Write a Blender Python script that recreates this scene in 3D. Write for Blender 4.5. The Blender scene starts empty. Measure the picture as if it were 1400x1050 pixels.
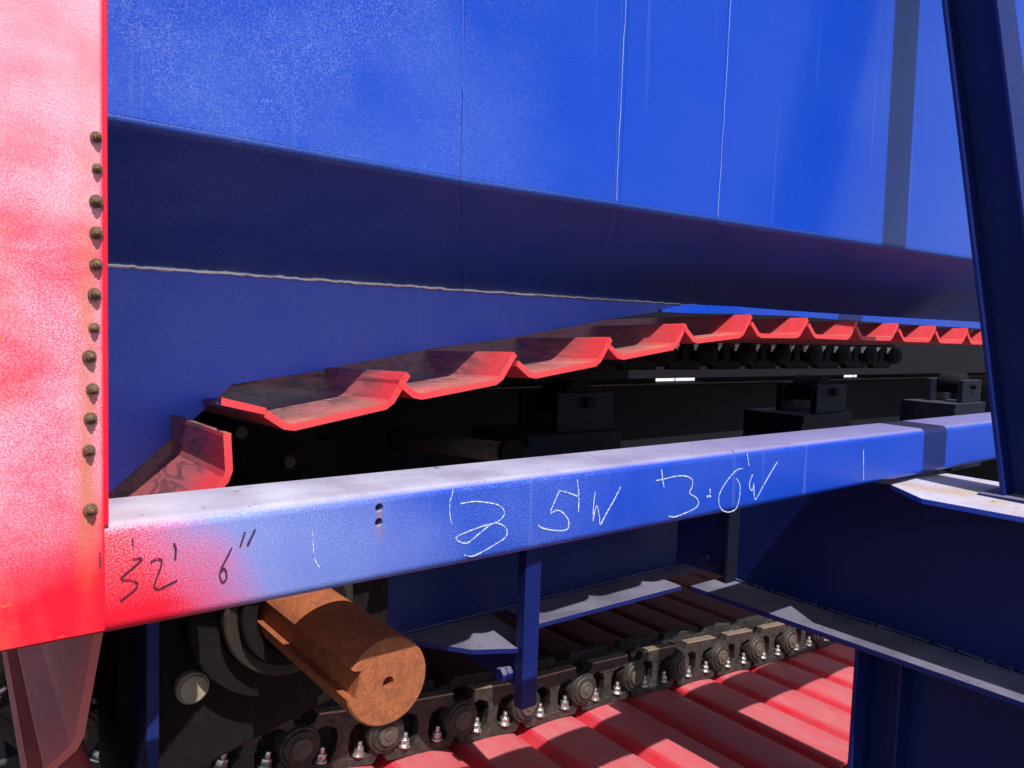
import bpy, bmesh, math, random
from mathutils import Vector, Matrix
random.seed(5)
S = bpy.context.scene
COL = S.collection
ZO = 2.9                                   # camera eye height above the ground

# ------------------------------------------------------------------ camera
F = 1050.0
def nrm(v): return Vector(v).normalized()
cX = nrm((1331, 28, -F)); cY = nrm((-828, 100, -F))
cY = (cY - cX * cX.dot(cY)).normalized(); cZ = cX.cross(cY).normalized(); cY = cZ.cross(cX)
R = Matrix((cX, cY, cZ))                   # camera axes -> world axes
cam = bpy.data.cameras.new('camera'); co = bpy.data.objects.new('camera', cam); COL.objects.link(co)
cam.sensor_width = 36; cam.lens = 27; cam.clip_start = 0.02; cam.clip_end = 3000
co.matrix_world = Matrix.Translation((0, 0, ZO)) @ R.to_4x4()
S.camera = co
def P(px, py, ax, val):                    # measured picture point -> point on a real plane
    d = R @ Vector(((px - 700) / F, (525 - py) / F, -1.0))
    return d * (val / d[ax])

# ------------------------------------------------------------------ light
LD = Vector((0.15, 1.0, -1.45)).normalized()
elev = math.asin(-LD.z)
w = bpy.data.worlds.new('World'); S.world = w; w.use_nodes = True
nt = w.node_tree; bg = nt.nodes['Background']
sky = nt.nodes.new('ShaderNodeTexSky'); sky.sky_type = 'NISHITA'; sky.sun_disc = False
sky.sun_elevation = elev; sky.sun_rotation = math.atan2(-LD.x, -LD.y)
sky.air_density = 1.0; sky.dust_density = 1.5; sky.ozone_density = 1.0
tc = nt.nodes.new('ShaderNodeTexCoord'); mp = nt.nodes.new('ShaderNodeMapping'); mp.inputs['Scale'].default_value = (1, 1, 2.6)
cn = nt.nodes.new('ShaderNodeTexNoise'); cn.inputs['Scale'].default_value = 2.3; cn.inputs['Detail'].default_value = 7; cn.inputs['Roughness'].default_value = .6
cr = nt.nodes.new('ShaderNodeValToRGB'); cr.color_ramp.elements[0].position = .5; cr.color_ramp.elements[1].position = .72
mx = nt.nodes.new('ShaderNodeMix'); mx.data_type = 'RGBA'; mx.inputs[7].default_value = (6, 6.4, 7.2, 1)
nt.links.new(tc.outputs['Generated'], mp.inputs[0]); nt.links.new(mp.outputs[0], cn.inputs['Vector'])
nt.links.new(cn.outputs[0], cr.inputs[0]); nt.links.new(cr.outputs[0], mx.inputs[0]); nt.links.new(sky.outputs[0], mx.inputs[6])
nt.links.new(mx.outputs[2], bg.inputs[0]); bg.inputs[1].default_value = 0.10
sl = bpy.data.lights.new('sun', 'SUN'); sl.energy = 5.0; sl.angle = math.radians(.5); sl.color = (1, .96, .93)
so = bpy.data.objects.new('sun', sl); COL.objects.link(so)
so.rotation_euler = LD.to_track_quat('-Z', 'Y').to_euler(); so.location = (-3, -5, 12)
S.view_settings.view_transform = 'Standard'; S.view_settings.look = 'None'; S.view_settings.gamma = 1
S.view_settings.exposure = 0.27
S.cycles.max_bounces = 8

# ------------------------------------------------------------------ mesh helpers
class MB:
    def __init__(s): s.v = []; s.f = []; s.sm = []
    def add(s, vs, fs, smooth=False):
        n = len(s.v); s.v += [Vector(v) for v in vs]; s.f += [tuple(i + n for i in f) for f in fs]; s.sm += [smooth] * len(fs); return s
    def box(s, a, b):
        (x0, y0, z0), (x1, y1, z1) = a, b
        return s.add([(x0,y0,z0),(x1,y0,z0),(x1,y1,z0),(x0,y1,z0),(x0,y0,z1),(x1,y0,z1),(x1,y1,z1),(x0,y1,z1)],
              [(0,3,2,1),(4,5,6,7),(0,1,5,4),(1,2,6,5),(2,3,7,6),(3,0,4,7)])
    def prism(s, pts, off, smooth=False):   # closed outline extruded by the vector off
        n = len(pts); off = Vector(off); a = [Vector(p) for p in pts]
        s.add(a + [p + off for p in a], [tuple(range(n)), tuple(range(2*n-1, n-1, -1))]); k = len(s.v) - 2*n
        for i in range(n):
            j = (i+1) % n; s.f.append((k+i, k+n+i, k+n+j, k+j)); s.sm.append(smooth)
        return s
    def cyl(s, c0, c1, r0, r1=None, seg=24, cap=True):
        c0, c1 = Vector(c0), Vector(c1); r1 = r0 if r1 is None else r1
        d = (c1-c0).normalized(); u = d.orthogonal().normalized(); w_ = d.cross(u)
        vs = []
        for c, r in ((c0, r0), (c1, r1)):
            vs += [c + (u*math.cos(t*2*math.pi/seg) + w_*math.sin(t*2*math.pi/seg))*r for t in range(seg)]
        s.add(vs, [(i, (i+1) % seg, seg+(i+1) % seg, seg+i) for i in range(seg)], True)
        if cap: s.add(vs, [tuple(range(seg-1, -1, -1)), tuple(range(seg, 2*seg))])
        return s
    def tube(s, pts, rad, seg=7):
        pts = [Vector(p) for p in pts]; rr = rad if isinstance(rad, (list, tuple)) else [rad]*len(pts)
        vs = []
        for i, p in enumerate(pts):
            d = (pts[min(i+1, len(pts)-1)] - pts[max(i-1, 0)]).normalized()
            u = d.cross(Vector((0, 1, 0.01))).normalized(); w_ = d.cross(u)
            vs += [p + (u*math.cos(t*2*math.pi/seg) + w_*math.sin(t*2*math.pi/seg))*rr[i] for t in range(seg)]
        fs = [(i*seg+j, i*seg+(j+1) % seg, (i+1)*seg+(j+1) % seg, (i+1)*seg+j) for i in range(len(pts)-1) for j in range(seg)]
        s.add(vs, fs, True); n = (len(pts)-1)*seg
        return s.add(vs, [tuple(range(seg-1, -1, -1)), tuple(range(n, n+seg))])
    def mesh(s, name, m, bevel=0, bseg=2):
        me = bpy.data.meshes.new(name); me.from_pydata(s.v, [], s.f)
        bm = bmesh.new(); bm.from_mesh(me)
        for f, q in zip(bm.faces, s.sm): f.smooth = q
        bmesh.ops.remove_doubles(bm, verts=bm.verts, dist=1e-5)
        bmesh.ops.recalc_face_normals(bm, faces=bm.faces)
        if bevel:
            es = [e for e in bm.edges if len(e.link_faces) == 2 and e.calc_face_angle(0) > .5]
            bmesh.ops.bevel(bm, geom=es, offset=bevel, segments=bseg, affect='EDGES', profile=.5, clamp_overlap=True)
            if bseg > 2:
                for f in bm.faces: f.smooth = True
        bm.to_mesh(me); bm.free()
        if bseg > 2 and bevel: me.set_sharp_from_angle(angle=math.radians(35))
        me.materials.append(m); return me
    def obj(s, name, m, parent=None, bevel=0, bseg=2, **k):
        return link(name, s.mesh(name, m, bevel, bseg), parent, **k)
def link(name, me, parent=None, label=None, cat=None, group=None, kind=None):
    o = bpy.data.objects.new(name, me); COL.objects.link(o)
    if parent: o.parent = parent
    if label: o['label'] = label
    if cat: o['category'] = cat
    if group: o['group'] = group
    if kind: o['kind'] = kind
    return o
def thing(name, label, cat, loc=(0, 0, 0), group=None):
    o = link(name, None, None, label, cat, group); o.location = loc; o.empty_display_size = .1; return o
def rel(o, mb):                                # express a builder's points relative to a thing's own base
    mb.v = [v - o.location for v in mb.v]; return mb

# ------------------------------------------------------------------ materials
def mat(name, base, rough=.5, metal=0, spec=.5):
    m = bpy.data.materials.new(name); m.use_nodes = True; b = m.node_tree.nodes['Principled BSDF']
    b.inputs['Base Color'].default_value = (*base, 1); b.inputs['Roughness'].default_value = rough
    b.inputs['Metallic'].default_value = metal; b.inputs['Specular IOR Level'].default_value = spec
    return m, m.node_tree, b
def N(t, ty, **k):
    n = t.nodes.new(ty)
    for a, v in k.items():
        if a.startswith('i_'): n.inputs[a[2:]].default_value = v
        else: setattr(n, a, v)
    return n
def pos(t, scale=(1, 1, 1)):
    g = N(t, 'ShaderNodeNewGeometry'); m = N(t, 'ShaderNodeMapping'); m.inputs['Scale'].default_value = scale
    t.links.new(g.outputs['Position'], m.inputs[0]); return m.outputs[0]
def noise(t, vec, scale, detail=4, rough=.55, lo=.4, hi=.6, dist=0):
    n = N(t, 'ShaderNodeTexNoise'); n.inputs['Scale'].default_value = scale; n.inputs['Detail'].default_value = detail
    n.inputs['Roughness'].default_value = rough; n.inputs['Distortion'].default_value = dist
    t.links.new(vec, n.inputs['Vector'])
    return ramp(t, n.outputs[0], lo, hi)
def ramp(t, v, lo, hi, a=0, b=1):
    r = N(t, 'ShaderNodeMapRange'); r.clamp = True
    for i, q in enumerate((lo, hi, a, b)): r.inputs[i+1].default_value = q
    t.links.new(v, r.inputs[0]); return r.outputs[0]
def mul(t, a, b, op='MULTIPLY'):
    m = N(t, 'ShaderNodeMath', operation=op); m.use_clamp = op == 'ADD'
    for i, q in enumerate((a, b)):
        if isinstance(q, (int, float)): m.inputs[i].default_value = q
        else: t.links.new(q, m.inputs[i])
    return m.outputs[0]
def mixc(t, fac, a, b):
    m = N(t, 'ShaderNodeMix', data_type='RGBA')
    if isinstance(fac, (int, float)): m.inputs[0].default_value = fac
    else: t.links.new(fac, m.inputs[0])
    for i, q in ((6, a), (7, b)):
        if isinstance(q, tuple): m.inputs[i].default_value = (*q, 1)
        else: t.links.new(q, m.inputs[i])
    return m.outputs[2]
def bump(t, b, h, strength, dist=.01):
    n = N(t, 'ShaderNodeBump'); n.inputs['Strength'].default_value = strength; n.inputs['Distance'].default_value = dist
    t.links.new(h, n.inputs['Height']); t.links.new(n.outputs[0], b.inputs['Normal']); return n
def sep(t, vec):
    s = N(t, 'ShaderNodeSeparateXYZ'); t.links.new(vec, s.inputs[0]); return s.outputs
def sumh(t, *hs):
    o = hs[0]
    for h in hs[1:]:
        m = N(t, 'ShaderNodeMath', operation='ADD'); t.links.new(o, m.inputs[0]); t.links.new(h, m.inputs[1]); o = m.outputs[0]
    return o
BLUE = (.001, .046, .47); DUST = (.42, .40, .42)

def blue_paint(name, base=BLUE, rough=.38, speck=.35, speck_x=(2.0, 6.0), top_dust=0.0, red_end=False, streak=.0, spk=300, bs=.35, rough_far=None, dust=((.46, .45, .52), (.30, .26, .32)), spec=.5, haze=0):
    m, t, b = mat(name, base, rough, 0, spec)
    p = pos(t); x, y, z = sep(t, p)
    big = noise(t, p, 1.7, 3, .5, .35, .7)
    fine = noise(t, p, spk, 3, .75, .47, .66)
    med = noise(t, p, 2.0, 6, .62, .40, .62)
    col = mixc(t, mul(t, big, .35), base, (base[0]*1.9, base[1]*1.3, base[2]*.85))
    # dry overspray: pale grains, thickened towards the head end to paint in glare
    dens = ramp(t, x, speck_x[0], speck_x[1], 1, .06)
    f = mul(t, mul(t, fine, dens), mul(t, ramp(t, med, 0, 1, .22, 1), speck))
    col = mixc(t, f, col, (.40, .48, .82))
    if haze:                                # soft pale clouds: glare off the dust, painted into the blue
        hz = noise(t, pos(t, (1, 1, 1.5)), 1.25, 3, .45, .45, .68); col = mixc(t, mul(t, mul(t, hz, dens), haze), col, (.16, .30, .68))
    dk = noise(t, p, spk*.8, 2, .7, .56, .7); col = mixc(t, mul(t, mul(t, dk, dens), speck*.5), col, (base[0]*.5, base[1]*.5, base[2]*.5))
    rg = rough
    if rough_far is not None:
        rg = ramp(t, x, speck_x[0], speck_x[1], rough, rough_far); t.links.new(rg, b.inputs['Roughness'])
    if red_end:
        edge = noise(t, p, 3.2, 4, .55, 0, 1); xe = sumh(t, x, ramp(t, edge, 0, 1, -.16, .16), ramp(t, z, ZO-.61, ZO-.40, -.07, .10))
        gr = noise(t, p, 300, 2, .7, 0, 1)
        rf = ramp(t, sumh(t, xe, ramp(t, gr, 0, 1, -.13, .13)), .36, .60, 1, 0)
        pale = ramp(t, sumh(t, xe, ramp(t, gr, 0, 1, -.12, .12)), .50, 1.15, 1, 0)
        col = mixc(t, mul(t, pale, .42), col, (.44, .50, .74))
        grn = mul(t, mul(t, noise(t, p, 300, 2, .6, .4, .66), ramp(t, z, ZO-.57, ZO-.42)), .55)
        col = mixc(t, rf, col, mixc(t, grn, (.74, .006, .03), (.85, .45, .52)))
    if streak:
        pv = pos(t, (26, 26, .7)); sk = noise(t, pv, 1, 3, .5, .66, .74)
        col = mixc(t, mul(t, sk, streak), col, (.22, .30, .62))
    if red_end:                             # rust weeping from the two drilled holes
        h0 = P(518.5, 700, 1, 1.6); ax = N(t, 'ShaderNodeMath', operation='ABSOLUTE'); t.links.new(mul(t, x, -h0.x, 'SUBTRACT') if False else sumh(t, x, ramp(t, x, 0, 1, -h0.x, -h0.x)), ax.inputs[0])
        wk = mul(t, ramp(t, ax.outputs[0], .004, .011, 1, 0), mul(t, ramp(t, z, ZO+h0.z-.085, ZO+h0.z-.03), ramp(t, z, ZO+h0.z+.02, ZO+h0.z+.03, 1, 0)))
        col = mixc(t, mul(t, mul(t, wk, noise(t, p, 120, 4, .6, .3, .6)), .75), col, (.34, .16, .07))
    # thin scratches and rusty chips
    ch = noise(t, pos(t, (1, 1, 2)), 17, 5, .7, .74, .77); col = mixc(t, mul(t, ch, .6), col, (.16, .10, .09))
    if top_dust:
        g = N(t, 'ShaderNodeNewGeometry'); nz = sep(t, g.outputs['Normal'])[2]
        up = ramp(t, nz, .45, .85)
        dn = noise(t, p, 14, 6, .65, .25, .7); dn2 = noise(t, p, 130, 4, .6, .3, .7)
        if red_end: up = mul(t, up, ramp(t, x, 1.2, 4.2, 1, .72))
        d = mul(t, up, ramp(t, mul(t, dn, dn2, 'ADD'), 0, 1, .62, 1)); d = mul(t, d, top_dust)
        dcol = mixc(t, noise(t, p, 4, 3, .5, .4, .65), dust[0], dust[1])
        if red_end: dcol = mixc(t, ramp(t, x, .7, 2.6, 0, .8), dcol, (.20, .17, .28))
        dcol = mixc(t, noise(t, p, 38, 3, .5, .66, .72), dcol, tuple(q*.45 for q in dust[1]))
        col = mixc(t, d, col, dcol)
        mr = N(t, 'ShaderNodeMix', data_type='FLOAT'); t.links.new(d, mr.inputs[0]); mr.inputs[3].default_value = .75
        if rough_far is not None: t.links.new(rg, mr.inputs[2])
        else: mr.inputs[2].default_value = rough
        t.links.new(mr.outputs[0], b.inputs['Roughness'])
    t.links.new(col, b.inputs['Base Color'])
    bump(t, b, sumh(t, mul(t, fine, .35), mul(t, noise(t, p, 90, 2, .5, .2, .8), .5)), bs, .0015)
    return m
def mixf(t, f, a, b):
    m = N(t, 'ShaderNodeMix', data_type='FLOAT'); t.links.new(f, m.inputs[0]); m.inputs[2].default_value = a; m.inputs[3].default_value = b
    return m.outputs[0]
M_wall = blue_paint('blue_hopper_paint', speck=.5, speck_x=(.4, 1.9), rough=.42, rough_far=.2, streak=.10, bs=.3, spec=.22, haze=.34)
for q_, v_ in (('Coat Weight', .3), ('Coat Roughness', .13)): M_wall.node_tree.nodes['Principled BSDF'].inputs[q_].default_value = v_
M_slope = blue_paint('dull_blue_paint', base=(.010, .055, .36), speck=.4, speck_x=(.5, 2.5), rough=.5, rough_far=.42)
M_skirt = blue_paint('light_lifted_skirt_blue', base=(.022, .095, .92), speck=.5, speck_x=(.8, 4), rough=.4, rough_far=.35, streak=.12)  # hopper blue brightened: light on the skirt put into its colour
for q_, v_ in (('Coat Weight', .4), ('Coat Roughness', .3)): M_skirt.node_tree.nodes['Principled BSDF'].inputs[q_].default_value = v_
M_beam = blue_paint('blue_beam_paint', speck=.8, speck_x=(.6, 2.6), top_dust=.92, red_end=True, streak=.2, rough=.42, rough_far=.36)
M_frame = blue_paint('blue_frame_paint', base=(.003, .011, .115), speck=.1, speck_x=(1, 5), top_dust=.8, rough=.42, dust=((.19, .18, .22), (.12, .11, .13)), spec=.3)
M_dark = blue_paint('shaded_blue_paint', base=(.003, .005, .018), speck=.03, top_dust=.4, rough=.6, dust=((.10, .10, .11), (.06, .06, .07)), spec=.3)  # frame blue taken near black: cavity shade put into the colour

# red end plate paint with rust line, stains and grain
def make_red_plate():
    m, t, b = mat('red_plate_paint', (.74, .006, .03), .36); p = pos(t); x, y, z = sep(t, p)
    band = noise(t, pos(t, (1.3, 1, 3.0)), 2.6, 5, .55, .34, .66, .6)
    gr = noise(t, p, 300, 3, .7, .4, .62)
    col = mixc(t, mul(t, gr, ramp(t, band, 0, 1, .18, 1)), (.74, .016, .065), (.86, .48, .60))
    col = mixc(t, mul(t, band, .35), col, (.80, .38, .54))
    up2 = ramp(t, z, ZO+.05, ZO+.5); col = mixc(t, mul(t, up2, .45), col, (.86, .55, .68))  # paler towards the top: pinkish sheen painted into the red
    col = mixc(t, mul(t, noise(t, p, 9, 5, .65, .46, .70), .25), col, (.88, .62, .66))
    col = mixc(t, mul(t, noise(t, pos(t, (1, 1, 2.2)), 6.5, 4, .6, .50, .70), .18), col, (.74, .05, .11))
    col = mixc(t, noise(t, pos(t, (1, 1, 6)), 9, 4, .7, .70, .75), col, (.40, .17, .06))
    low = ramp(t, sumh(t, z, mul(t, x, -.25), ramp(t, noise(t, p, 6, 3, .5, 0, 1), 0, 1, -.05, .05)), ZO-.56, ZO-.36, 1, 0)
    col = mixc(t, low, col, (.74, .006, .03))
    rl = ramp(t, x, .235, .258); rl = mul(t, rl, ramp(t, x, .268, .288, 1, 0)); rz = mul(t, ramp(t, z, ZO+.02, ZO+.45, 1, .15), ramp(t, z, ZO-.52, ZO-.40, .12, 1))
    rl = mul(t, mul(t, rl, rz), ramp(t, noise(t, pos(t, (20, 1, 5)), 2, 5, .6, .3, .7), 0, 1, .25, .8))
    col = mixc(t, rl, col, (.52, .17, .06))
    ed = ramp(t, x, .283, .290); col = mixc(t, ed, col, (.74, .006, .03))
    spot = noise(t, pos(t, (1, 1, 1.8)), 23, 3, .6, .69, .74); col = mixc(t, mul(t, spot, .7), col, (.45, .16, .05))
    lf = mul(t, ramp(t, x, .10, .22, 1, 0), noise(t, pos(t, (2, 1, 1)), 5, 5, .6, .45, .7)); col = mixc(t, mul(t, lf, .3), col, (.72, .33, .16))
    fl = noise(t, p, 260, 2, .5, .70, .76); col = mixc(t, mul(t, fl, .6), col, (.25, .06, .05))
    t.links.new(col, b.inputs['Base Color']); bump(t, b, gr, .25, .001)
    return m
M_redplate = make_red_plate()
M_rededge = mat('red_edge_paint', (.72, .004, .035), .4)[0]

def make_pan():
    m, t, b = mat('red_pan_paint', (.62, .02, .03), .45); p = pos(t); x, y, z = sep(t, p)
    big = noise(t, p, 3, 4, .6, .3, .7)
    col = mixc(t, mul(t, big, .5), (.68, .035, .045), (.60, .085, .085))
    g = N(t, 'ShaderNodeNewGeometry'); nz = sep(t, g.outputs['Normal'])[2]
    flat = ramp(t, nz, .80, .97)
    dn = noise(t, p, 11, 5, .6, .25, .65)
    col = mixc(t, mul(t, flat, ramp(t, dn, 0, 1, .25, .62)), col, (.50, .27, .20))
    # earth worked into the pans nearest the head, smeared along the pan
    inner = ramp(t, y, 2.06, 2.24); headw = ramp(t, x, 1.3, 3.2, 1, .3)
    sc = noise(t, pos(t, (15, 3.2, 15)), 1.3, 6, .65, .47, .56, 1.8)
    dirt = mul(t, mul(t, inner, headw), sc)
    dirt = mul(t, dirt, ramp(t, z, ZO-1.2, ZO-.9))
    col = mixc(t, mul(t, mul(t, inner, .72), ramp(t, z, ZO-1.2, ZO-.9)), col, (.26, .115, .12))  # even darkening inward of the pan ends: shadow put into the colour
    sm_ = noise(t, pos(t, (3, 1.2, 3)), 2.2, 5, .6, .42, .6, .6); col = mixc(t, mul(t, mul(t, sm_, mul(t, flat, .6)), headw), col, (.20, .11, .08))
    col = mixc(t, mul(t, dirt, .72), col, (.085, .045, .035))
    col = mixc(t, ramp(t, z, ZO-.75, ZO-.65, .6, 0), col, (.62, .19, .18))
    t.links.new(col, b.inputs['Base Color'])
    bump(t, b, sumh(t, dn, mul(t, sc, .5)), .25, .003)
    return m
M_pan = make_pan()
def make_lower():
    m, t, b = mat('worn_red_pan_paint', (.6, .02, .03), .55); p = pos(t); x, y, z = sep(t, p)
    g = N(t, 'ShaderNodeNewGeometry'); nz = sep(t, g.outputs['Normal'])[2]
    flat = ramp(t, nz, .85, .99)
    dn = noise(t, pos(t, (1, .45, 1)), 8, 5, .6, .25, .7)
    col = mixc(t, mul(t, flat, ramp(t, dn, 0, 1, .18, .62)), (.58, .016, .038), (.44, .22, .23))
    col = mixc(t, mul(t, noise(t, p, 5, 5, .6, .35, .7), .35), col, (.36, .13, .13))
    col = mixc(t, mul(t, noise(t, pos(t, (1, .5, 1)), 30, 5, .7, .62, .72), .6), col, (.16, .07, .06))
    sc = noise(t, pos(t, (60, 3, 60)), 1, 3, .5, .70, .74); col = mixc(t, mul(t, sc, .6), col, (.62, .42, .34))
    col = mixc(t, mul(t, ramp(t, y, 3.35, 3.75), .85), col, (.045, .022, .022))      # deep shade beyond the chain, painted in
    t.links.new(col, b.inputs['Base Color']); bump(t, b, dn, .2, .003)
    return m
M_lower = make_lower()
def make_rust(name, a, c, d, rough=.75):
    m, t, b = mat(name, a, rough); p = pos(t)
    n1 = noise(t, pos(t, (1, 1, .6)), 90, 6, .7, .38, .62); n2 = noise(t, p, 22, 6, .7, .42, .62); n3 = noise(t, p, 330, 3, .7, .48, .66)
    col = mixc(t, n1, a, c); col = mixc(t, mul(t, n2, .6), col, d); col = mixc(t, mul(t, n3, .5), col, tuple(q*.45 for q in d))
    t.links.new(col, b.inputs['Base Color']); bump(t, b, sumh(t, n1, n3), .45, .002)
    return m
M_rust = make_rust('rusty_shaft_steel', (.46, .145, .048), (.34, .085, .026), (.20, .06, .03))
M_boltrust = make_rust('rusty_bolt_steel', (.17, .085, .04), (.26, .15, .09), (.06, .03, .02))
def make_chain():
    m, t, b = mat('oily_chain_steel', (.05, .045, .04), .5, .35); p = pos(t)
    n1 = noise(t, p, 25, 5, .6, .35, .7); n2 = noise(t, p, 140, 4, .6, .45, .7)
    col = mixc(t, n1, (.024, .022, .021), (.075, .070, .064)); col = mixc(t, mul(t, n2, .4), col, (.085, .055, .035))
    t.links.new(col, b.inputs['Base Color']); bump(t, b, sumh(t, n1, n2), .4, .003); return m
M_chain = make_chain()
def make_rail():
    m, t, b = mat('worn_rail_steel', (.3, .2, .12), .45, .5); p = pos(t)
    n1 = noise(t, p, 30, 5, .6, .3, .7)
    t.links.new(mixc(t, n1, (.30, .19, .10), (.36, .32, .27)), b.inputs['Base Color']); bump(t, b, n1, .3, .002); return m
M_rail = make_rail()
M_pin = make_rust('pin_steel', (.12, .10, .085), (.09, .075, .065), (.10, .05, .03), .5)
def make_zinc():
    m, t, b = mat('zinc_bolt_steel', (.75, .76, .74), .3, .9); p = pos(t)
    n = noise(t, p, 120, 3, .6, .3, .7); t.links.new(mixc(t, n, (.85, .86, .84), (.45, .45, .42)), b.inputs['Base Color']); return m
M_zinc = make_zinc()
M_black = mat('shaded_interior_steel', (.008, .007, .011), .7, 0, .2)[0]  # near-black base carries the shade inside the machine
M_white, t_, b_ = mat('white_paint_marker', (.80, .86, .90), .6)
t_.links.new(mixc(t_, noise(t_, pos(t_), 260, 4, .75, .40, .58), (.06, .14, .60), (.72, .80, .90)), b_.inputs['Base Color'])
M_ink = mat('dark_marker_ink', (.06, .012, .03), .5)[0]
M_beige = make_rust('dull_plug_steel', (.46, .40, .30), (.38, .33, .25), (.28, .22, .15), .6)
M_dusty = make_rust('dusty_grey_steel', (.24, .23, .23), (.13, .12, .13), (.07, .06, .06), .8)
M_gun = make_rust('dark_bearing_steel', (.008, .007, .008), (.016, .011, .009), (.006, .005, .005), .65)
M_gun.node_tree.nodes['Principled BSDF'].inputs['Specular IOR Level'].default_value = .15
M_seal = make_rust('brown_seal_steel', (.022, .014, .011), (.040, .022, .015), (.012, .009, .008), .6)
def make_ground():
    m, t, b = mat('gravel_ground', (.12, .12, .11), .9); p = pos(t)
    n1 = noise(t, p, 2.2, 6, .6, .3, .7); n2 = noise(t, p, 45, 5, .7, .3, .7)
    col = mixc(t, n1, (.08, .085, .075), (.14, .135, .12)); col = mixc(t, n2, col, (.05, .05, .045))
    t.links.new(col, b.inputs['Base Color']); bump(t, b, n2, .8, .02); return m
M_ground = make_ground()
def make_shed():
    m, t, b = mat('pale_shed_cladding', (.8, .8, .78), .6); p = pos(t)
    n = noise(t, p, .8, 4, .5, .3, .7); t.links.new(mixc(t, n, (.82, .82, .80), (.74, .74, .72)), b.inputs['Base Color']); return m
M_shed = make_shed()

# ================================================================== setting
MB().add([(-150,-150,-ZO),(150,-150,-ZO),(150,150,-ZO),(-150,150,-ZO)], [(0,1,2,3)]).obj('ground', M_ground, kind='structure')

# pale shed beyond the machine, glimpsed through the slots
shed = thing('shed', 'pale shed wall far behind, glimpsed as white slots under the conveyor', 'shed', (24, 22, -ZO))
for i in range(24):
    x0 = -2 + i*2.2
    mb = MB().add([(x0,22,-ZO),(x0+1.1,21.9,-ZO),(x0+1.2,21.9,-ZO),(x0+2.1,22,-ZO),(x0,22,3),(x0+1.1,21.9,3),(x0+1.2,21.9,3),(x0+2.1,22,3),
       (x0,22.1,-ZO),(x0+2.1,22.1,-ZO),(x0,22.1,3),(x0+2.1,22.1,3)],
       [(0,1,5,4),(1,2,6,5),(2,3,7,6),(8,10,11,9),(0,4,10,8),(3,9,11,7),(4,5,6,7,11,10),(0,8,9,3,2,1)])
    rel(shed, mb).obj('cladding_panel', M_shed, shed)
rel(shed, MB().box((-2.2, 21.7, 3), (52, 26, 3.15))).obj('roof', M_shed, shed)

# ================================================================== hopper
hop = thing('feeder_hopper', 'tall blue hopper wall with sloped lower panel and skirt above the red pans', 'hopper', (2.5, 2.2, 0))
YF, YS = 1.865, 2.55
def fz(x): return .436 + max(0, x-1.25)*.021
def wz(x): return .160 + max(0, x-1.8)*.006
seams = [(-.6, -.6), (1.262, 1.75), (1.92, 2.52), (2.455, 3.10), (8.2, 9.2)]
g = .0005
for i in range(4):
    (xa, wa), (xb, wb) = seams[i], seams[i+1]
    xa += g; xb -= g; wa += g; wb -= g
    n = 8
    mb = MB(); T = .012
    pts = [(xa + (xb-xa)*k/n) for k in range(n+1)]
    out = [(q, YF, fz(q)) for q in pts] + [(xb + (.02 if i == 0 else .012)*0, YF, 2.7), (xa, YF, 2.7)]
    rel(hop, mb.prism(out, (0, T, 0))).obj('wall_panel', M_wall, hop, bevel=.0015)
    mb = MB(); wp = [(wa + (wb-wa)*k/n) for k in range(n+1)]
    rows = []
    for q, w2 in zip(pts, wp):             # bent plate: rounded knuckle, then the slope down to the weld
        top = Vector((q, YF+.0005, fz(q)-.0005)); bot = Vector((w2, YS, wz(w2))); dd = (bot-top).normalized(); rb = .045
        st, en = top, top + dd*rb; ctl = top + Vector((0, 0, -rb*.55)) ; row = []
        for k in range(7):
            u = k/6; row.append(st*(1-u)**2 + ctl*2*u*(1-u) + (en + Vector((0, 0, -rb*.18)))*u*u)
        row.append(bot); rows.append(row)
    m_ = len(rows[0]); V = [v for row in rows for v in row]; up = Vector((0, .006, .011)); L = len(V); V += [v+up for v in V]; fs = []
    for k in range(n):
        for j in range(m_-1):
            a_ = k*m_+j; fs += [(a_, a_+1, a_+m_+1, a_+m_), (L+a_, L+a_+m_, L+a_+m_+1, L+a_+1)]
    for j in range(m_-1): fs += [(j, L+j, L+j+1, j+1), (n*m_+j, n*m_+j+1, L+n*m_+j+1, L+n*m_+j)]
    for k in range(n): fs += [(k*m_, (k+1)*m_, L+(k+1)*m_, L+k*m_), (k*m_+m_-1, L+k*m_+m_-1, L+(k+1)*m_+m_-1, (k+1)*m_+m_-1)]
    me = rel(hop, mb.add(V, fs, True)).mesh('sloped_panel', M_slope); me.set_sharp_from_angle(angle=math.radians(40)); link('sloped_panel', me, hop)
# skirt plate: follows the pans at its lower edge
low = [P(px, py, 1, YS) for px, py in [(60, 752), (140, 682), (267, 571), (317, 526), (440, 506), (580, 478), (697, 462), (830, 437), (930, 422), (1100, 432), (1350, 450)]]
low = [Vector((-.6, YS, -1.15))] + low + [Vector((9.2, YS, .13))]
xs = [9.2, 7, 5, 3.1, 2.5, 1.8, 1.2, .5, -.6]
rel(hop, MB().prism([tuple(v) for v in low] + [(q, YS, wz(q)-.004) for q in xs], (0, .014, 0))).obj('skirt_plate', M_skirt, hop, bevel=.001)
# weld bead
pts, rr = [], []
q = -.5
while q < 3.25:
    pts.append((q, YS-.006 + random.uniform(-.002, .002), wz(q)-.003 + random.uniform(-.0025, .0025))); rr.append((.0095 if q < 2.2 else .0095-.005*(q-2.2)) * random.uniform(.75, 1.2)); q += random.uniform(.012, .022)
M_weld = mat('bright_weld_bead', (.80, .86, .98), .22, .75)[0]
rel(hop, MB().tube(pts, rr, 7)).obj('weld_bead', M_weld, hop)
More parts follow.
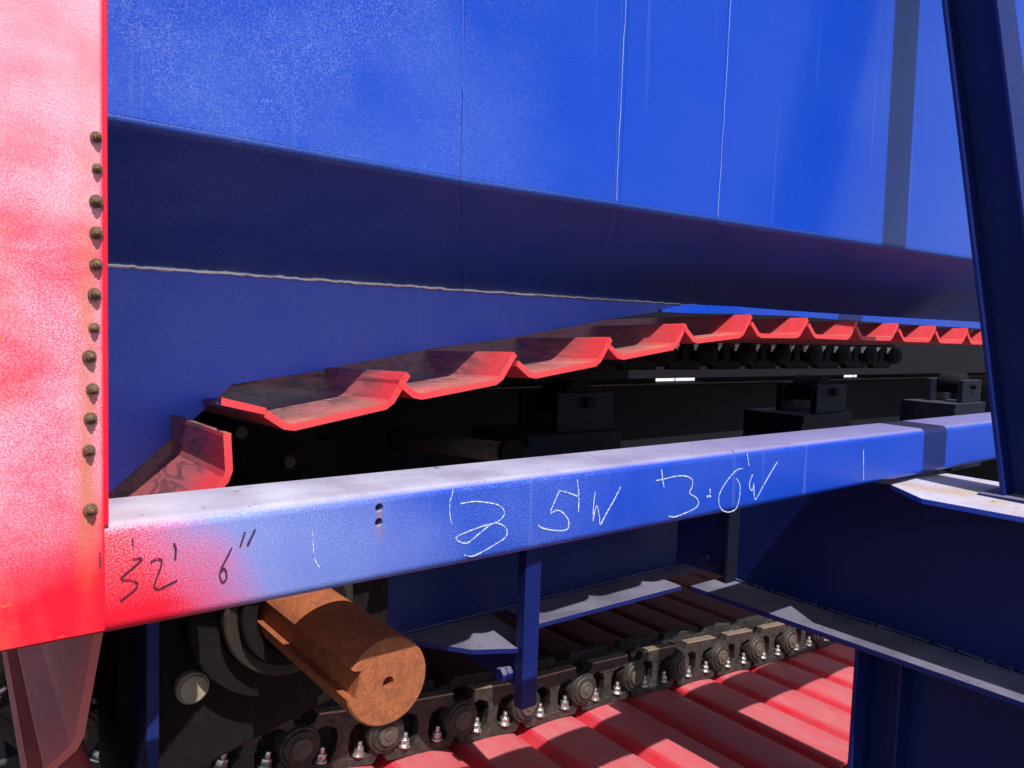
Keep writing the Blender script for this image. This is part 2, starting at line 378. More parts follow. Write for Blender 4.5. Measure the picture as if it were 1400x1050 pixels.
# added strip, pushed forward into the sun for the skirt's bright lower edge
up_ = [P(px, py, 1, 2.085) for px, py in [(905, 423), (918, 420), (940, 416), (1000, 418.5), (1080, 425), (1200, 432.5), (1352, 441)]]
dn_ = [P(px, py, 1, 2.085) for px, py in [(1352, 450), (1200, 441), (1080, 432), (1000, 429), (940, 428), (918, 427), (905, 426)]]
rel(hop, MB().prism([tuple(v) for v in up_+[Vector((8.5, 2.085, .19)), Vector((8.5, 2.085, .15))]+dn_], (0, .02, 0))).obj('added_sunlit_strip', M_wall, hop)
# thin runs of white marker down the panels
def ribbon(mb, pts, wd, off=Vector((0, -.0006, 0))):
    pts = [Vector(p) for p in pts]
    L, Rr = [], []
    for i, p in enumerate(pts):
        d = (pts[min(i+1, len(pts)-1)] - pts[max(i-1, 0)]).normalized(); s = Vector((-d.z, 0, d.x))*wd*.5*(random.uniform(.7, 1.25))
        L.append(p+s); Rr.append(p-s)
    n = len(pts)
    vs = L+Rr+[v-off for v in L]+[v-off for v in Rr]
    fs = [(i, i+1, n+i+1, n+i) for i in range(n-1)] + [(2*n+i, 3*n+i, 3*n+i+1, 2*n+i+1) for i in range(n-1)]
    fs += [(i, 2*n+i, 2*n+i+1, i+1) for i in range(n-1)] + [(n+i, n+i+1, 3*n+i+1, 3*n+i) for i in range(n-1)]
    mb.add(vs, fs)
M_seam = mat('pale_seam_line', (.22, .30, .62), .6)[0]
M_seam2 = mat('faint_seam_line', (.05, .10, .42), .6)[0]
def slope_pt(q, w2, u): return Vector((q+(w2-q)*u, YF + (YS-YF)*u - .003, fz(q)*(1-u) + wz(w2)*u - .0105*(1-u) - .0045 - .012*math.sin(math.pi*min(1, u*1.0))**.5))
for (xt, yt, xb_, yb_, wx, wd, sm) in ((856, -10, 843, 272, 2.46, .0030, M_seam), (851, -10, 839, 272, 2.44, .0022, M_seam2), (1000, -10, 982, 290, 3.10, .0030, M_seam), (633, -10, 634, 238, 1.76, .0030, M_seam2)):
    a = P(xt, yt, 1, YF-.0012); b2 = P(xb_, yb_, 1, YF-.0012); n = 14
    b2.z = fz(b2.x)+.002
    mb = MB(); ribbon(mb, [a.lerp(b2, k/n) + Vector((random.uniform(-.0022, .0022), 0, 0)) for k in range(n+1)], wd)
    ribbon(mb, [slope_pt(b2.x, wx, .02+.96*k/n) + Vector((random.uniform(-.001, .001), 0, 0)) for k in range(n+1)], wd*.8, Vector((0, -.0006, -.0012)))
    rel(hop, mb).obj('seam_weld', sm, hop)

# ================================================================== red end plate
pl = thing('end_plate', 'large red plate at far left with rusty bolts down its edge', 'steel plate', (0, 1.6, 0))
def edge_x(z): return .297
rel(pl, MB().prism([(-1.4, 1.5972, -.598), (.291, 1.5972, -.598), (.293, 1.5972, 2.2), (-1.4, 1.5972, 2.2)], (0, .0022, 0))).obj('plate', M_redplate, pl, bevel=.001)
rel(pl, MB().box((.286, 1.600, -.395), (.299, 1.640, 2.2))).obj('edge_strip', M_rededge, pl, bevel=.002)
bolt = None
for k, (px, py) in enumerate([(132,187),(133,230),(132,275),(132,318),(132,361),(130,402),(129,448),(123,487),(127,532),(124,572),(122,616),(124,697)]):
    c = P(px, py, 1, 1.592)
    if bolt is None:
        mb = MB().cyl((0, .006, 0), (0, -.001, 0), .0125, seg=14).cyl((0, -.001, 0), (0, -.010, 0), .0095, .0085, seg=6).cyl((0, -.010, 0), (0, -.015, 0), .0055, .004, seg=10)
        bolt = mb.mesh('bolt', M_boltrust, .0012)
    o = link('bolt', bolt, pl); o.location = c - pl.location; o.rotation_euler = (random.uniform(-.15, .15), random.uniform(0, 3), random.uniform(-.15, .15))
    sc = random.uniform(.7, 1.0); o.scale = (sc, sc, sc)

# ================================================================== front beam
bm_ = thing('front_beam', 'long blue box beam with handwritten sizes, red overspray at its left end', 'beam', (2.5, 1.6, -.5))
prof = []
zt, zb, y0, y1, rad = -.392, -.610, 1.6, 1.85, .026
def arc(cy, cz, a0, a1, n=6): return [(cy + rad*math.cos(math.radians(a0+(a1-a0)*k/n)), cz + rad*math.sin(math.radians(a0+(a1-a0)*k/n))) for k in range(n+1)]
prof = arc(y0+rad, zt-rad, 180, 90) + arc(y1-rad, zt-rad, 90, 0) + arc(y1-rad, zb+rad, 0, -90) + arc(y0+rad, zb+rad, -90, -180)
beam = rel(bm_, MB().prism([(-1.5, a, c) for a, c in prof], (9.5, 0, 0), True)).obj('box_tube', M_beam, bm_)
# two drilled holes
cut = MB()
for px, py in ((518.5, 694), (518, 714)):
    c = P(px, py, 1, 1.6); cut.cyl((c.x, 1.57, c.z), (c.x, 1.63, c.z), .0105, seg=20)
cut = cut.obj('cutter', M_black)
bo = beam.modifiers.new('b', 'BOOLEAN'); cut.location = -bm_.location; bo.object = cut; bo.operation = 'DIFFERENCE'; bo.solver = 'EXACT'
bpy.context.view_layer.update()
cut.parent = bm_; cut.location = (-bm_.location); cut.matrix_parent_inverse = Matrix(); cut.location = (0, 0, 0); cut.data.transform(Matrix.Translation(-bm_.location))
bpy.context.view_layer.update()
me = bpy.data.meshes.new_from_object(beam.evaluated_get(bpy.context.evaluated_depsgraph_get()))
beam.modifiers.clear(); beam.data = me; bpy.data.objects.remove(cut)
for p_ in me.polygons: p_.use_smooth = True
me.set_sharp_from_angle(angle=math.radians(25))
while len(me.materials) > 1: me.materials.pop()
for p_ in me.polygons: p_.material_index = 0

def marks(zx, zy, sc, strokes, m, wd, label):
    mb = MB()
    for st in strokes:
        pp = [P(zx + a/sc, zy + b_/sc, 1, 1.5968 if m is M_ink else 1.5985) for a, b_ in st]
        # smooth the stroke
        fine = []
        for i in range(len(pp)-1):
            p0, p1, p2, p3 = pp[max(i-1, 0)], pp[i], pp[i+1], pp[min(i+2, len(pp)-1)]
            for k in range(5):
                u = k/5; fine.append(.5*((2*p1)+(-p0+p2)*u+(2*p0-5*p1+4*p2-p3)*u*u+(-p0+3*p1-3*p2+p3)*u**3))
        fine.append(pp[-1]); ribbon(mb, fine, wd*(.85 if m is M_white else 1))
    rel(bm_, mb).obj('handwritten_mark', m, bm_, label=label)
W = .0038
marks(360, 620, 3.5, [[(235,370),(238,430),(243,490),(255,525),(270,545)]], M_white, .0022, 'faint white handwritten tick')
marks(360, 620, 3.5, [[(908,160),(903,200),(893,235),(893,290),(902,345)]], M_white, .0026, 'faint white handwritten tick')
marks(360, 620, 3.5, [[(945,240),(1010,230),(1070,235),(1120,245),(1150,270),(1150,300),(1115,330),(1060,345),(990,370),(925,400),(935,420),(965,430),(990,420),(1050,370),(1100,335),(1140,340),(1165,365),(1160,400),(1110,435),(1050,470),(1000,492),(962,487)]], M_white, W, 'white handwritten 3 with a loop')
marks(700, 620, 3.5, [[(125,345),(150,358),(200,368),(250,368),(270,355),(270,320),(245,285),(215,272),(185,285),(200,240),(228,178)],[(228,178),(275,190),(322,208)],[(312,125),(320,200),(318,280)]], M_white, .0045, 'white handwritten 5 with foot mark')
marks(700, 620, 3.5, [[(397,185),(390,260),(388,325)],[(388,320),(405,250),(418,300),(423,340),(450,290),(490,220),(520,160)]], M_white, .0045, 'white handwritten W')
marks(700, 620, 3.5, [[(715,75),(722,130),(728,165)],[(688,130),(730,122),(780,110),(830,108),(862,125),(862,160),(850,190),(880,210),(893,235),(880,260),(830,285),(780,303),(750,300)]], M_white, .0045, 'white handwritten 3')
marks(700, 620, 3.5, [[(935,212),(945,200),(952,208)],[(948,170),(948,190)],[(932,206),(950,206)]], M_white, .006, 'white handwritten point')
marks(700, 620, 3.5, [[(1105,72),(1075,80),(1030,130),(995,190),(990,235),(1005,270),(1040,280),(1075,260),(1090,200),(1090,150),(1075,120)]], M_white, .0045, 'white handwritten 0')
marks(700, 620, 3.5, [[(1125,0),(1130,30),(1135,60)]], M_white, .004, 'white handwritten tick')
marks(700, 620, 3.5, [[(1152,100),(1136,150),(1149,178),(1158,140)],[(1158,140),(1158,180),(1166,220),(1200,160),(1240,90),(1270,40)]], M_white, .005, 'white handwritten W')
marks(1040, 540, 3.89, [[(547,290),(547,370),(547,455)]], M_white, .005, 'faint white handwritten tick')
marks(0, 600, 3.5, [[(478,545),(479,580),(480,620)],[(635,478),(637,515)]], M_ink, .0022, 'dark handwritten ticks')
marks(0, 600, 3.5, [[(635,575),(680,570),(655,600),(580,668),(625,675),(658,690),(650,715),(610,750),(575,775)]], M_ink, .0026, 'dark handwritten 3')
marks(0, 600, 3.5, [[(720,590),(750,575),(775,580),(770,610),(750,665),(738,706),(760,718),(800,700),(850,675)]], M_ink, .0026, 'dark handwritten 2')
marks(0, 600, 3.5, [[(832,498),(842,530),(838,575)]], M_ink, .0042, 'dark handwritten foot mark')
marks(0, 600, 3.5, [[(1110,520),(1085,570),(1060,620),(1052,655),(1065,685),(1083,670),(1083,635),(1070,620),(1060,635)]], M_ink, .003, 'dark handwritten 6')
marks(0, 600, 3.5, [[(1173,445),(1150,515)],[(1222,432),(1185,510)]], M_ink, .004, 'dark handwritten inch marks')

# ================================================================== upper pans
YE, YB = 2.0, 5.6
def pan_mesh(tail, name='steel_pan', m=None, yb=YB, flip=False):
    top = [(-.064, .052), (-.058, .050)] + [(-.012, .006), (.006, 0), (.290, 0), (.306, .007), (.368, .072), (.376, .078)]
    th = .020
    bot = []
    for i, (a, c) in enumerate(top):
        p0 = Vector(top[max(i-1, 0)]); p1 = Vector(top[min(i+1, len(top)-1)]); d = (p1-p0).normalized()
        bot.append((a + d.y*th, c - d.x*th))
    out = top + bot[::-1]
    mb = MB(); mb.prism([(a, 0, c) for a, c in out], (0, yb-YE, 0))
    if tail:                                   # overlap lip, cut back on the skew towards the skirt
        f_ = [(-.171, 0, .108), (-.060, 0, .0575), (-.066, 0, .040), (-.176, 0, .089)]
        b_ = [(-.03, .57, .046), (-.012, .57, .037), (-.02, .57, .022), (-.038, .57, .030)]
        mb.add(f_+b_, [(0,1,2,3), (7,6,5,4), (0,4,5,1), (1,5,6,2), (2,6,7,3), (3,7,4,0)])
    return mb.mesh(name, m or M_pan)
PM, PMT = pan_mesh(False), pan_mesh(True)
def place_pan(Bp, Cp, me, label, name='steel_pan', m=None, group='red pans of the conveyor'):
    Bv, Cv = Vector(Bp), Vector(Cp); a = math.atan2(Cv.y-Bv.y, Cv.x-Bv.x)
    o = link(name, me, None, label, 'conveyor pan', group)
    o.rotation_euler = (-.034 + random.uniform(-.004, .004), -a + random.uniform(-.008, .008), 0); o.location = (Bv.x, YE + random.uniform(-.004, .004), Bv.y)
    return o
PANS = [((.298, -.998), (.346, -.70), PM, 'red pan hanging steeply at the bottom left corner below the red plate'),
 ((.440, -.614), (.646, -.398), PM, 'tilted red pan tipping over the head end beside the bolted red plate'),
 ((.823, -.273), (1.115, -.222), PMT, 'first red pan on the rounded head end, brown dirt smeared over it'),
 ((1.227, -.199), (1.522, -.156), PM, 'second red upper pan from the head end, brown smears behind its lit lip'),
 ((1.674, -.140), (1.962, -.100), PM, 'third red upper pan from the head end, above the two drilled holes and the 3'),
 ((2.106, -.075), (2.398, -.032), PM, 'fourth red upper pan from the head end, above the handwritten 5'),
 ((2.534, -.006), (2.830, .022), PM, 'fifth red upper pan from the head end, above the wide white slot'),
 ((2.976, .026), (3.273, .031), PM, 'sixth red upper pan, first one lying level under the blue strip')]
words = ['second', 'third', 'fourth', 'fifth', 'sixth', 'seventh', 'eighth', 'ninth', 'tenth']
for i in range(9):
    xx = 3.430 + .456*i
    PANS.append(((xx, .033), (xx+.297, .034), PM, words[i] + ' of the level red pans under the blue strip, counting from the left'))
for B_, C_, me_, lab in PANS[:13]: place_pan(B_, C_, me_, lab)

# ================================================================== track chain (one loop) with its links
YC = 3.33
low_pins = [(.649, -1.74), (1.425, -1.985), (1.902, -2.065), (2.854, -2.180), (3.319, -2.205), (3.768, -2.240), (4.843, -2.350), (5.294, -2.400), (5.767, -2.440), (7.5, -2.53), (10, -2.6)]
def lowz(x):
    for (a, za), (b2, zb2) in zip(low_pins, low_pins[1:]):
        if x <= b2: return za + (zb2-za)*(x-a)/(b2-a)
    return low_pins[-1][1]
pins = []
x = 7.1
lowrun = []
x = .52
k0 = 1.425
xsn = [k0 + .462*i for i in range(-1, 18)]
lowrun = [Vector((q, YC, lowz(q))) for q in xsn]
# round the head sprocket, then back along the top
C0 = Vector((.99, YC, -.98)); RS = .82
wrap = []
for k in range(5):
    a = math.radians(232 - k*31.0); wrap.append(Vector((C0.x + RS*math.cos(a), YC, C0.z + RS*math.sin(a))))
topx = [1.19 + .452*i for i in range(0, 14)]
def topz(x): return -.345 + min(max(x-1.0, 0), 2.2)/2.2*.235
toprun = [Vector((q, YC, topz(q))) for q in topx]
loop = lowrun[::-1] + wrap + toprun
chain = thing('track_chain', 'oily black track chain looping over the head, bright bolts along its lower run', 'chain', (3, YC, -2.2))
def link_mesh():
    mb = MB(); Y0 = 0; T = .055
    def pr(pts, y, th=T): mb.prism([(a, y, c) for a, c in pts], (0, th, 0))
    # side plate built from foot, rail, pillar and two pin bosses; the gaps are the two windows
    for y in (0, .20):
        pr([(.055, -.155), (.405, -.155), (.400, -.100), (.330, -.112), (.235, -.100), (.150, -.112), (.060, -.100)], y)
        pr([(-.03, .075), (.06, .098), (.075, .135), (.385, .135), (.40, .10), (.44, .070), (.40, .050), (.34, .078), (.285, .060), (.175, .060), (.12, .078), (.03, .04)], y)
        pr([(.175, -.108), (.285, -.108), (.262, -.05), (.262, .02), (.285, .07), (.175, .07), (.198, .02), (.198, -.05)], y+.004, T-.008)
        pr([(.035, -.155), (.085, -.155), (.085, -.06), (.03, .06), (-.03, .06), (-.05, -.04)], y+.003, T-.006)
        pr([(.385, -.155), (.415, -.155), (.47, -.05), (.47, .06), (.41, .08), (.385, -.03)], y+.003, T-.006)
    mb.cyl((0, -.022, 0), (0, .062, 0), .098, .102, 26)
    mb.cyl((0, -.034, 0), (0, -.020, 0), .078, .086, 24)
    mb.cyl((0, .06, 0), (0, .20, 0), .06, .06, 16)
    mb.cyl((0, .19, 0), (0, .262, 0), .098, .098, 20)
    return mb
LM = link_mesh().mesh('chain_link', M_chain, .004)
RM = MB().box((.075, -.003, .1355), (.388, .058, .147)).mesh('wear_rail', M_rail, .004)
PN = MB().cyl((0, -.046, 0), (0, -.03, 0), .050, .054, 22).cyl((0, -.052, 0), (0, -.044, 0), .022, .026, 16).mesh('pin', M_pin, .002)
bb = MB().cyl((0, .0, -.100), (0, 0, -.090), .034, seg=16).cyl((0, 0, -.090), (0, 0, -.058), .027, .027, seg=6).cyl((0, 0, -.058), (0, 0, -.028), .015, .013, seg=12)
BM_ = bb.mesh('link_bolt', M_zinc, .002)
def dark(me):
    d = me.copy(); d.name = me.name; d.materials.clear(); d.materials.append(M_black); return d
LMd, RMd, PNd = dark(LM), dark(RM), dark(PN)  # blackened copies for the upper run: shade painted onto the same chain
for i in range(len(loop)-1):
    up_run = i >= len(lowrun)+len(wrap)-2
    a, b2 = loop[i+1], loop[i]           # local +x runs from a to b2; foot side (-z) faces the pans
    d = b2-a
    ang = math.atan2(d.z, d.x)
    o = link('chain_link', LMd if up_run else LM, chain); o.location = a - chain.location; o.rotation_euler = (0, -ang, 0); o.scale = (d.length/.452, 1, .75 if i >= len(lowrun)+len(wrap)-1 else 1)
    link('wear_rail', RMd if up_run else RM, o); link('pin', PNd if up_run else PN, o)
    for bx in (.128, .325):
        q = link('link_bolt', BM_, o); q.location = (bx, .012, 0); q.rotation_euler = (0, 0, random.uniform(0, 1))

# ================================================================== lower pans (return run, upside down)
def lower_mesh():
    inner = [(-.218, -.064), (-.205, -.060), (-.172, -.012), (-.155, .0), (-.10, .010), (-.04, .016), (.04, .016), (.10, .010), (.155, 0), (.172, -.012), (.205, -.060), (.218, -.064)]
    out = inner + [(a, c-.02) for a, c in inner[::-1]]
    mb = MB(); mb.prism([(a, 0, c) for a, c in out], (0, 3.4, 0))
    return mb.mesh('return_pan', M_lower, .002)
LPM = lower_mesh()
names = {0: 'dark red return pan under the rusty shaft, left of the bottom row', 1: 'red return pan just right of the rusty shaft end', 2: 'red return pan left of the hanging blue bar',
 3: 'red return pan below the foot of the hanging blue bar', 4: 'red return pan right of the hanging blue bar with a pale lit end', 5: 'second red return pan right of the hanging blue bar',
 6: 'third red return pan right of the hanging blue bar', 7: 'red return pan halfway between hanging bar and lower column', 8: 'red return pan with the short lit patch touching the lower column', 9: 'small red return pan at the top of the row beside the lower column',
 10: 'farthest red return pan, mostly hidden behind the lower column'}
far_names = ['return pan just past the lower column, seen over the chain as a dark strip', 'dark return pan showing between the two girders, nearest the column', 'dark return pan under the right end of the dusty shelf', 'dark return pan behind the tip of the dusty shelf, next farther back', 'dark return pan at the corner where both girders meet', 'last dark return pan, deepest behind the girder corner']
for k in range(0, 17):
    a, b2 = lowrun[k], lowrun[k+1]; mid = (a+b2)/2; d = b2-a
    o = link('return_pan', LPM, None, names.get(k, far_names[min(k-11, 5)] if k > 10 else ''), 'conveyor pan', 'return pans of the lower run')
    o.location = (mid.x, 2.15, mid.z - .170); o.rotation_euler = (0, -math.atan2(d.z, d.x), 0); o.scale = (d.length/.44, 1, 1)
# two more pans rounding the underside of the head
for (Bp, Cp, lab) in [((.40, -1.42), (.30, -1.14), 'lowest red pan glimpsed at the very corner under the red plate')]:
    place_pan(Bp, Cp, PM, lab)

# ================================================================== shaft, bearing, sprocket
sh = thing('drive_shaft', 'thick rusty orange drive shaft end with keyway and centre hole', 'shaft', tuple(P(531, 933, 1, 1.81)))
SR = .124
def shaft_outline(n=72):
    pts = []
    ka = math.radians(170); kw = .040; kd = .026     # keyway direction, half width, depth
    u = Vector((math.cos(ka), math.sin(ka))); v = Vector((-u.y, u.x)); da = math.asin(kw/SR)
    for i in range(n+1):
        a = ka + da + (2*math.pi - 2*da)*i/n; pts.append((SR*math.cos(a), SR*math.sin(a)))
    e = math.sqrt(SR*SR-kw*kw) - kd
    
    for k in range(7):
        q = u*e + v*kw*(-1+k/3); pts.append((q.x, q.y))
    return pts
ol = shaft_outline(); n = len(ol)
mb = MB(); ch = .006
def ringv(s, y, hole=False): return [(a*s, y, c*s) for a, c in ol]
r_hole = .017
inner = []
for i in range(n):
    a = math.radians(170) + 2*math.pi*(i+4)/n; inner.append((r_hole*math.cos(a), 0, r_hole*math.sin(a)))
V = ringv(1-ch/SR, 0) + ringv(1, ch) + ringv(1, 1.75) + inner + [(a, .035, c) for a, _, c in inner]
fs = []
for i in range(n):
    j = (i+1) % n
    fs += [(i, j, n+j, n+i), (n+i, n+j, 2*n+j, 2*n+i), (4*n+i, 4*n+j, 3*n+j, 3*n+i)]
fs.append(tuple(range(4*n, 5*n)))
from mathutils.geometry import tessellate_polygon
tri = tessellate_polygon([[Vector((V[i][0], V[i][2], 0)) for i in range(n)], [Vector((V[3*n+i][0], V[3*n+i][2], 0)) for i in range(n)]])
fs += [tuple(q if q < n else q-n+3*n for q in t3) for t3 in tri]
mb.add(V, fs, True)
me = mb.mesh('shaft_body', M_rust); me.set_sharp_from_angle(angle=math.radians(30)); link('shaft_body', me, sh)

bh = thing('bearing_housing', 'dark bearing housing of stepped rings around the rusty shaft', 'bearing', (.968, 2.52, -.95))
cc = Vector((sh.location.x, 2.52, sh.location.z))
mb = MB(); mb.prism([(.52, 2.64, -1.60), (1.50, 2.64, -1.38), (1.50, 2.64, -.74), (1.25, 2.64, -.64), (.66, 2.64, -.64), (.52, 2.64, -.74)], (0, .34, 0))
rel(bh, mb).obj('housing_block', M_gun, bh, bevel=.012)
def ring(name, r0, r1, ya, yb_, m):
    mb = MB(); sg = 56; V = []
    for r, y in ((r0, ya+.006), (r0+.006, ya), (r1-.006, ya), (r1, ya+.006), (r1, yb_), (r0, yb_)):
        V += [(cc.x + r*math.cos(t*2*math.pi/sg), y, cc.z + r*math.sin(t*2*math.pi/sg)) for t in range(sg)]
    fs = [(a*sg+i, a*sg+(i+1) % sg, ((a+1) % 6)*sg+(i+1) % sg, ((a+1) % 6)*sg+i) for a in range(6) for i in range(sg)]
    mb.add(V, fs, True); me = rel(bh, mb).mesh(name, m); me.set_sharp_from_angle(angle=math.radians(30)); return link(name, me, bh)
ring('seal_ring', .135, .185, 2.44, 2.60, M_gun)
ring('inner_ring', .186, .232, 2.48, 2.60, M_seal)
ring('outer_ring', .233, .33, 2.54, 2.645, M_gun)
c = P(263, 940, 1, 2.62)
mb = MB().cyl((c.x, 2.645, c.z), (c.x, 2.61, c.z), .056, .054, 28).cyl((c.x, 2.612, c.z), (c.x, 2.600, c.z), .050, .045, 28)
rel(bh, mb).obj('round_plug', M_beige, bh, bevel=.003)
side = thing('head_frame_plate', 'dark blue upright frame plate left of the bearing housing', 'frame plate', (.5, 2.5, -1.4))
a = P(200, 900, 1, 2.46).x; b2 = P(218, 900, 1, 2.46).x
rel(side, MB().box((a, 2.46, -1.56), (b2, 2.90, -.80))).obj('upright', M_frame, side, bevel=.003)
rel(side, MB().box((b2, 3.02, -1.30), (1.5, 3.05, -.78))).obj('back_plate', M_black, side, bevel=.002)

sp = thing('sprocket', 'dark toothed sprocket on the head shaft inside the chain', 'sprocket', tuple(C0))
pts = []
for k in range(0, 22):
    for fr, r in ((-.30, .70), (-.16, .765), (.16, .765), (.30, .70)):
        a = (k+fr)*2*math.pi/22; pts.append((r*math.cos(a), .07, r*math.sin(a)))
MB().prism(pts, (0, .12, 0)).obj('toothed_ring', M_gun, sp, bevel=.004)
MB().cyl((0, -.1, 0), (0, .4, 0), .30, seg=40).obj('hub', M_gun, sp, bevel=.01)
for k in range(12):
    a = k*2*math.pi/12+.2; q = Vector((.52*math.cos(a), .07, .52*math.sin(a)))
    MB().cyl(q, q-Vector((0, .035, 0)), .032, .030, 6).obj('segment_bolt', M_pin, sp, bevel=.002)

# ================================================================== lower longitudinal girder
ZF = -1.50
gd = thing('side_girder', 'dark blue side girder whose dusty bottom flange catches slivers of sun', 'girder', (2.5, 2.8, ZF))
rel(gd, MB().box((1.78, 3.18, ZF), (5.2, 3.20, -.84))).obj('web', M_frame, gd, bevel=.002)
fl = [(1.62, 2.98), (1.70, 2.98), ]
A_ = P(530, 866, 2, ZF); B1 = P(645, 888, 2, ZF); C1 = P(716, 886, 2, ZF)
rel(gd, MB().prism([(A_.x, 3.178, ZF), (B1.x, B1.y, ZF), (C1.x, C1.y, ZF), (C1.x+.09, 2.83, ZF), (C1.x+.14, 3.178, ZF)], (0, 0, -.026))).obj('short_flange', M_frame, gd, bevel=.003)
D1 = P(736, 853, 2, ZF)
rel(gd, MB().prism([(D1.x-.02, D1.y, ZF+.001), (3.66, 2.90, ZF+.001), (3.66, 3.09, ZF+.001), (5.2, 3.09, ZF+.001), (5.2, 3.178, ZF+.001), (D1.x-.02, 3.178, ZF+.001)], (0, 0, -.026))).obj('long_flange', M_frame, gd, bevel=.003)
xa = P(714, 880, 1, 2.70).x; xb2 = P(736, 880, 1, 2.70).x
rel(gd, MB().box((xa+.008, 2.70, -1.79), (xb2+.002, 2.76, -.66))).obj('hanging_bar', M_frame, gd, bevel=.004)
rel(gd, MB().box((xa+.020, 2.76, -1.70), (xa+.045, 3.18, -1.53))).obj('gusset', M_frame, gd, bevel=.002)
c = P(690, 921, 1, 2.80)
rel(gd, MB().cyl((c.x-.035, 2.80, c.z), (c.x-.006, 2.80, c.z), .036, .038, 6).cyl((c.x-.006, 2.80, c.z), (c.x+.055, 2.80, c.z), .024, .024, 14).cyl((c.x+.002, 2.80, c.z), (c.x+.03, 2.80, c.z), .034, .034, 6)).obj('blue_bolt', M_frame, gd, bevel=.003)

# ================================================================== cross girder under the post
ZF = -1.377
cg = thing('cross_girder', 'heavy dark blue cross girder running under the beam to the lower right', 'girder', (3.75, 1.5, ZF))
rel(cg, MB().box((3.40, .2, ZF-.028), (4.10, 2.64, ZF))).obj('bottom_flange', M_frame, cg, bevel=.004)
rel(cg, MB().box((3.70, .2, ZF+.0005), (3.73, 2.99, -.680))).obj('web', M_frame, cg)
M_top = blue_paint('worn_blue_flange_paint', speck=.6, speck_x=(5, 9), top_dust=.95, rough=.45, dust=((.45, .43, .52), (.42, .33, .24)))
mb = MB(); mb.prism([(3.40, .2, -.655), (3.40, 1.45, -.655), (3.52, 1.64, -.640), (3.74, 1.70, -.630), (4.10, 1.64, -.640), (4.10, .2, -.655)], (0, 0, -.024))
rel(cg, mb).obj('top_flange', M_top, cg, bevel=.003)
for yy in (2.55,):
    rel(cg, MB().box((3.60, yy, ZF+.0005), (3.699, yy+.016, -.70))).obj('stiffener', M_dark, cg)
# bolts at the far corner of the girders
for (px, py) in ((962, 766), (978, 778)):
    c = P(px, py, 0, 3.66)
    rel(cg, MB().cyl((3.70, c.y, c.z), (3.665, c.y, c.z), .030, .030, 6).cyl((3.665, c.y, c.z), (3.645, c.y, c.z), .016, .014, 12)).obj('bolt', M_frame, cg, bevel=.002)

def weld(parent, p0, p1, rad_, m):
    p0, p1 = Vector(p0), Vector(p1); n = max(4, int((p1-p0).length/.02)); off = Vector((random.random(), 0, 0))
    ps_ = [p0.lerp(p1, k/n) + Vector((random.uniform(-.0015, .0015), random.uniform(-.0015, .0015), random.uniform(-.0015, .0015))) for k in range(n+1)]
    rel(parent, MB().tube(ps_, [rad_*random.uniform(.92, 1.08) for _ in ps_], 6)).obj('fillet_weld', m, parent)
weld(cg, (3.697, .3, ZF+.004), (3.697, 2.6, ZF+.004), .009, M_frame)
weld(cg, (3.697, .3, -.683), (3.697, 1.6, -.683), .009, M_frame)
weld(gd, (1.80, 3.178, -1.494), (3.9, 3.178, -1.494), .008, M_frame)
# ================================================================== leaning post
ps = thing('leaning_post', 'blue steel post at the right edge leaning in towards the hopper', 'post', (3.8, 1.15, -.62))
def yr(z): return 1.06*(1.245 + (z/1.06+.25)*.178)
z0, z1 = -.650, 2.6
def slab(xa, xb, o0, o1, name, m):
    mb = MB(); V = []
    for z in (z0, z1):
        V += [(xa, yr(z)+o0, z), (xb, yr(z)+o0, z), (xb, yr(z)+o1, z), (xa, yr(z)+o1, z)]
    mb.add(V, [(0,3,2,1),(4,5,6,7),(0,1,5,4),(1,2,6,5),(2,3,7,6),(3,0,4,7)]); rel(ps, mb).obj(name, m, ps, bevel=.002)
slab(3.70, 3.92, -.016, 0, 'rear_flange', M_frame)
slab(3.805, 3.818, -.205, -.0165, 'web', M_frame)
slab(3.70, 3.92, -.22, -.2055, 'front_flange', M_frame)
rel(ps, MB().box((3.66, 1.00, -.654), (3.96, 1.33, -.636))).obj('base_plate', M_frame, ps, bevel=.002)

weld(ps, (3.70, yr(-.62)-.222, -.634), (3.92, yr(-.62)-.222, -.634), .006, M_frame)
weld(ps, (3.804, yr(-.62)-.20, -.634), (3.804, yr(-.62)-.02, -.634), .006, M_frame)
# ================================================================== lower column
lc = thing('lower_column', 'dark blue column under the cross girder at the bottom right', 'column', (3.6, 1.5, -ZO))
yl = P(1166, 930, 0, 3.44).y
zt_ = ZF-.0285
rel(lc, MB().box((3.44, yl-.018, -ZO), (3.80, yl, zt_))).obj('rear_flange', M_frame, lc, bevel=.002)
rel(lc, MB().box((3.61, .9, -ZO), (3.63, yl-.0185, zt_))).obj('web', M_frame, lc)
y2 = P(1225, 980, 0, 3.50).y
rel(lc, MB().box((3.50, y2-.012, -ZO), (3.609, y2, zt_))).obj('stiffener', M_frame, lc, bevel=.002)
rel(lc, MB().box((3.44, .88, -ZO), (3.80, .898, zt_))).obj('front_flange', M_frame, lc, bevel=.002)

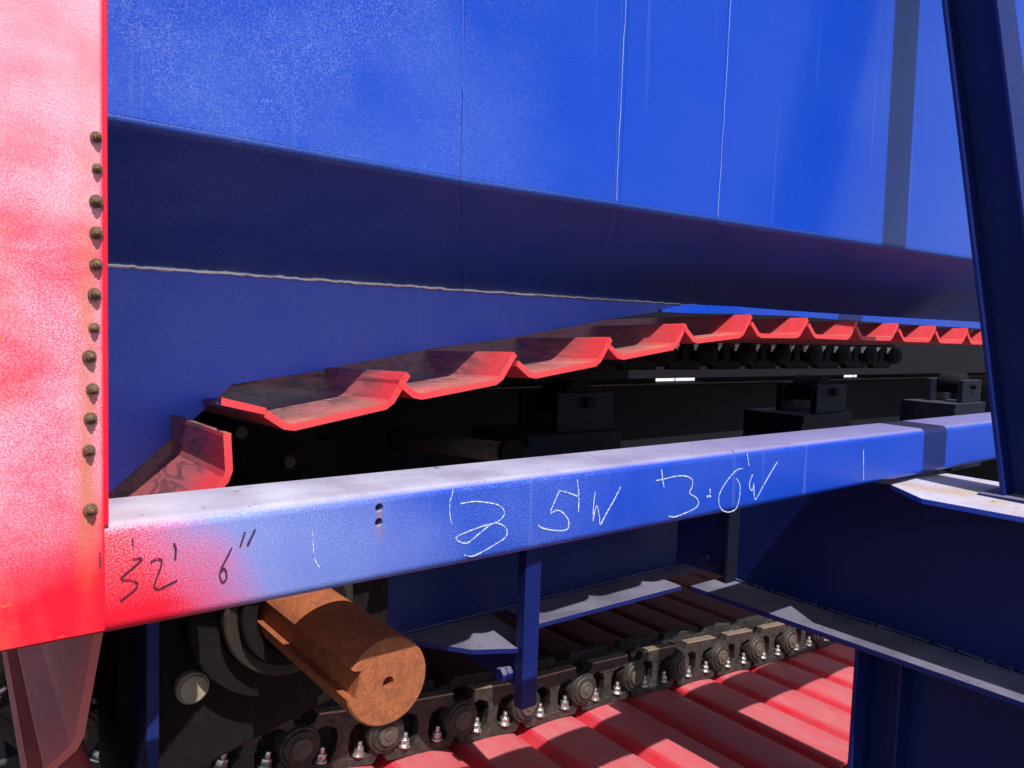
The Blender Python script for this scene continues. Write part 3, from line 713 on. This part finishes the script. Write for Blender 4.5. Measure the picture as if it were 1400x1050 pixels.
# ================================================================== roller supports inside
sup_lab = ['dark blue roller support inside, nearest, above the handwritten 5', 'dark blue roller support inside, above the girder joint at right centre', 'dark blue roller support inside, farthest, beside the leaning post']
for k, xc in enumerate((3.2, 6.05, 8.9)):
    t_ = thing('roller_support', sup_lab[k], 'roller support', (xc, 3.4, -1.3), 'roller supports under the upper run')
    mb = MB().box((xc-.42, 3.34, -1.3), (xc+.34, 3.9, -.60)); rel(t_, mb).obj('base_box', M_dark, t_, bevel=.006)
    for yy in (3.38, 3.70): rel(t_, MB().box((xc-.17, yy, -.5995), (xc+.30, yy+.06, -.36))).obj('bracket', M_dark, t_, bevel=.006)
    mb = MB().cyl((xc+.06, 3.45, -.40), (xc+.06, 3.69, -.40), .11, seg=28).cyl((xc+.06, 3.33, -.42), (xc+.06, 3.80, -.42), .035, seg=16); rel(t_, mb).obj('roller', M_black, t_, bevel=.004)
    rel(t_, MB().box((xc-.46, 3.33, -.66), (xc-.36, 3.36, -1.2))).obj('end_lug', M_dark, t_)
tb = thing('cross_tube', 'dusty grey cross tube in the dark behind the blue beam', 'tube', (2.45, 3.0, -.64))
a = P(545, 600, 0, 2.45); b2 = P(700, 620, 0, 2.45)
rel(tb, MB().cyl(b2, a, .055, seg=20)).obj('tube_body', M_dusty, tb)
for q in (0, 1): rel(tb, MB().cyl(b2.lerp(a, q)-(a-b2)*.01, b2.lerp(a, q)+(a-b2)*.02, .075, seg=20)).obj('end_collar', M_gun, tb)

# rail under the upper strand, far girder with slots of daylight over it
ur = thing('upper_rail', 'black rail running inside under the upper pans', 'rail', (5, 5.4, -.4))
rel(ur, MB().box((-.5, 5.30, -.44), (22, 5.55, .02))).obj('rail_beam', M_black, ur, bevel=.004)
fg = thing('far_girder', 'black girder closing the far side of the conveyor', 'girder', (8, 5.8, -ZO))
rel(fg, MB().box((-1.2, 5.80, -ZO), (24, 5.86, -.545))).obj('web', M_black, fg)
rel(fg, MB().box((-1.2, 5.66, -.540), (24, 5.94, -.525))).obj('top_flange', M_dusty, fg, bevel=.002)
opens = [(6.55, 7.42), (10.6, 11.25), (11.9, 12.15), (15.7, 16.2)]
xp = -1.2
for (a, b2) in opens + [(24, 24)]:
    if a > xp: rel(fg, MB().box((xp, 5.70, -.5245), (a, 5.85, -.30))).obj('packing_block', M_black, fg)
    xp = b2
rel(fg, MB().box((-1.2, 5.62, -.46), (24, 5.78, .9))).obj('far_skirt', M_black, fg)
# end bulkhead far inside the machine
rel(fg, MB().box((14, 3.9, -ZO), (14.05, 5.6, -.62))).obj('bulkhead', M_black, fg)

# ------------------------------------------------------------------ lift everything so the ground lies at zero
for o in list(COL.objects):
    if o.parent is None and o.type in ('MESH', 'EMPTY'): o.location.z += ZO
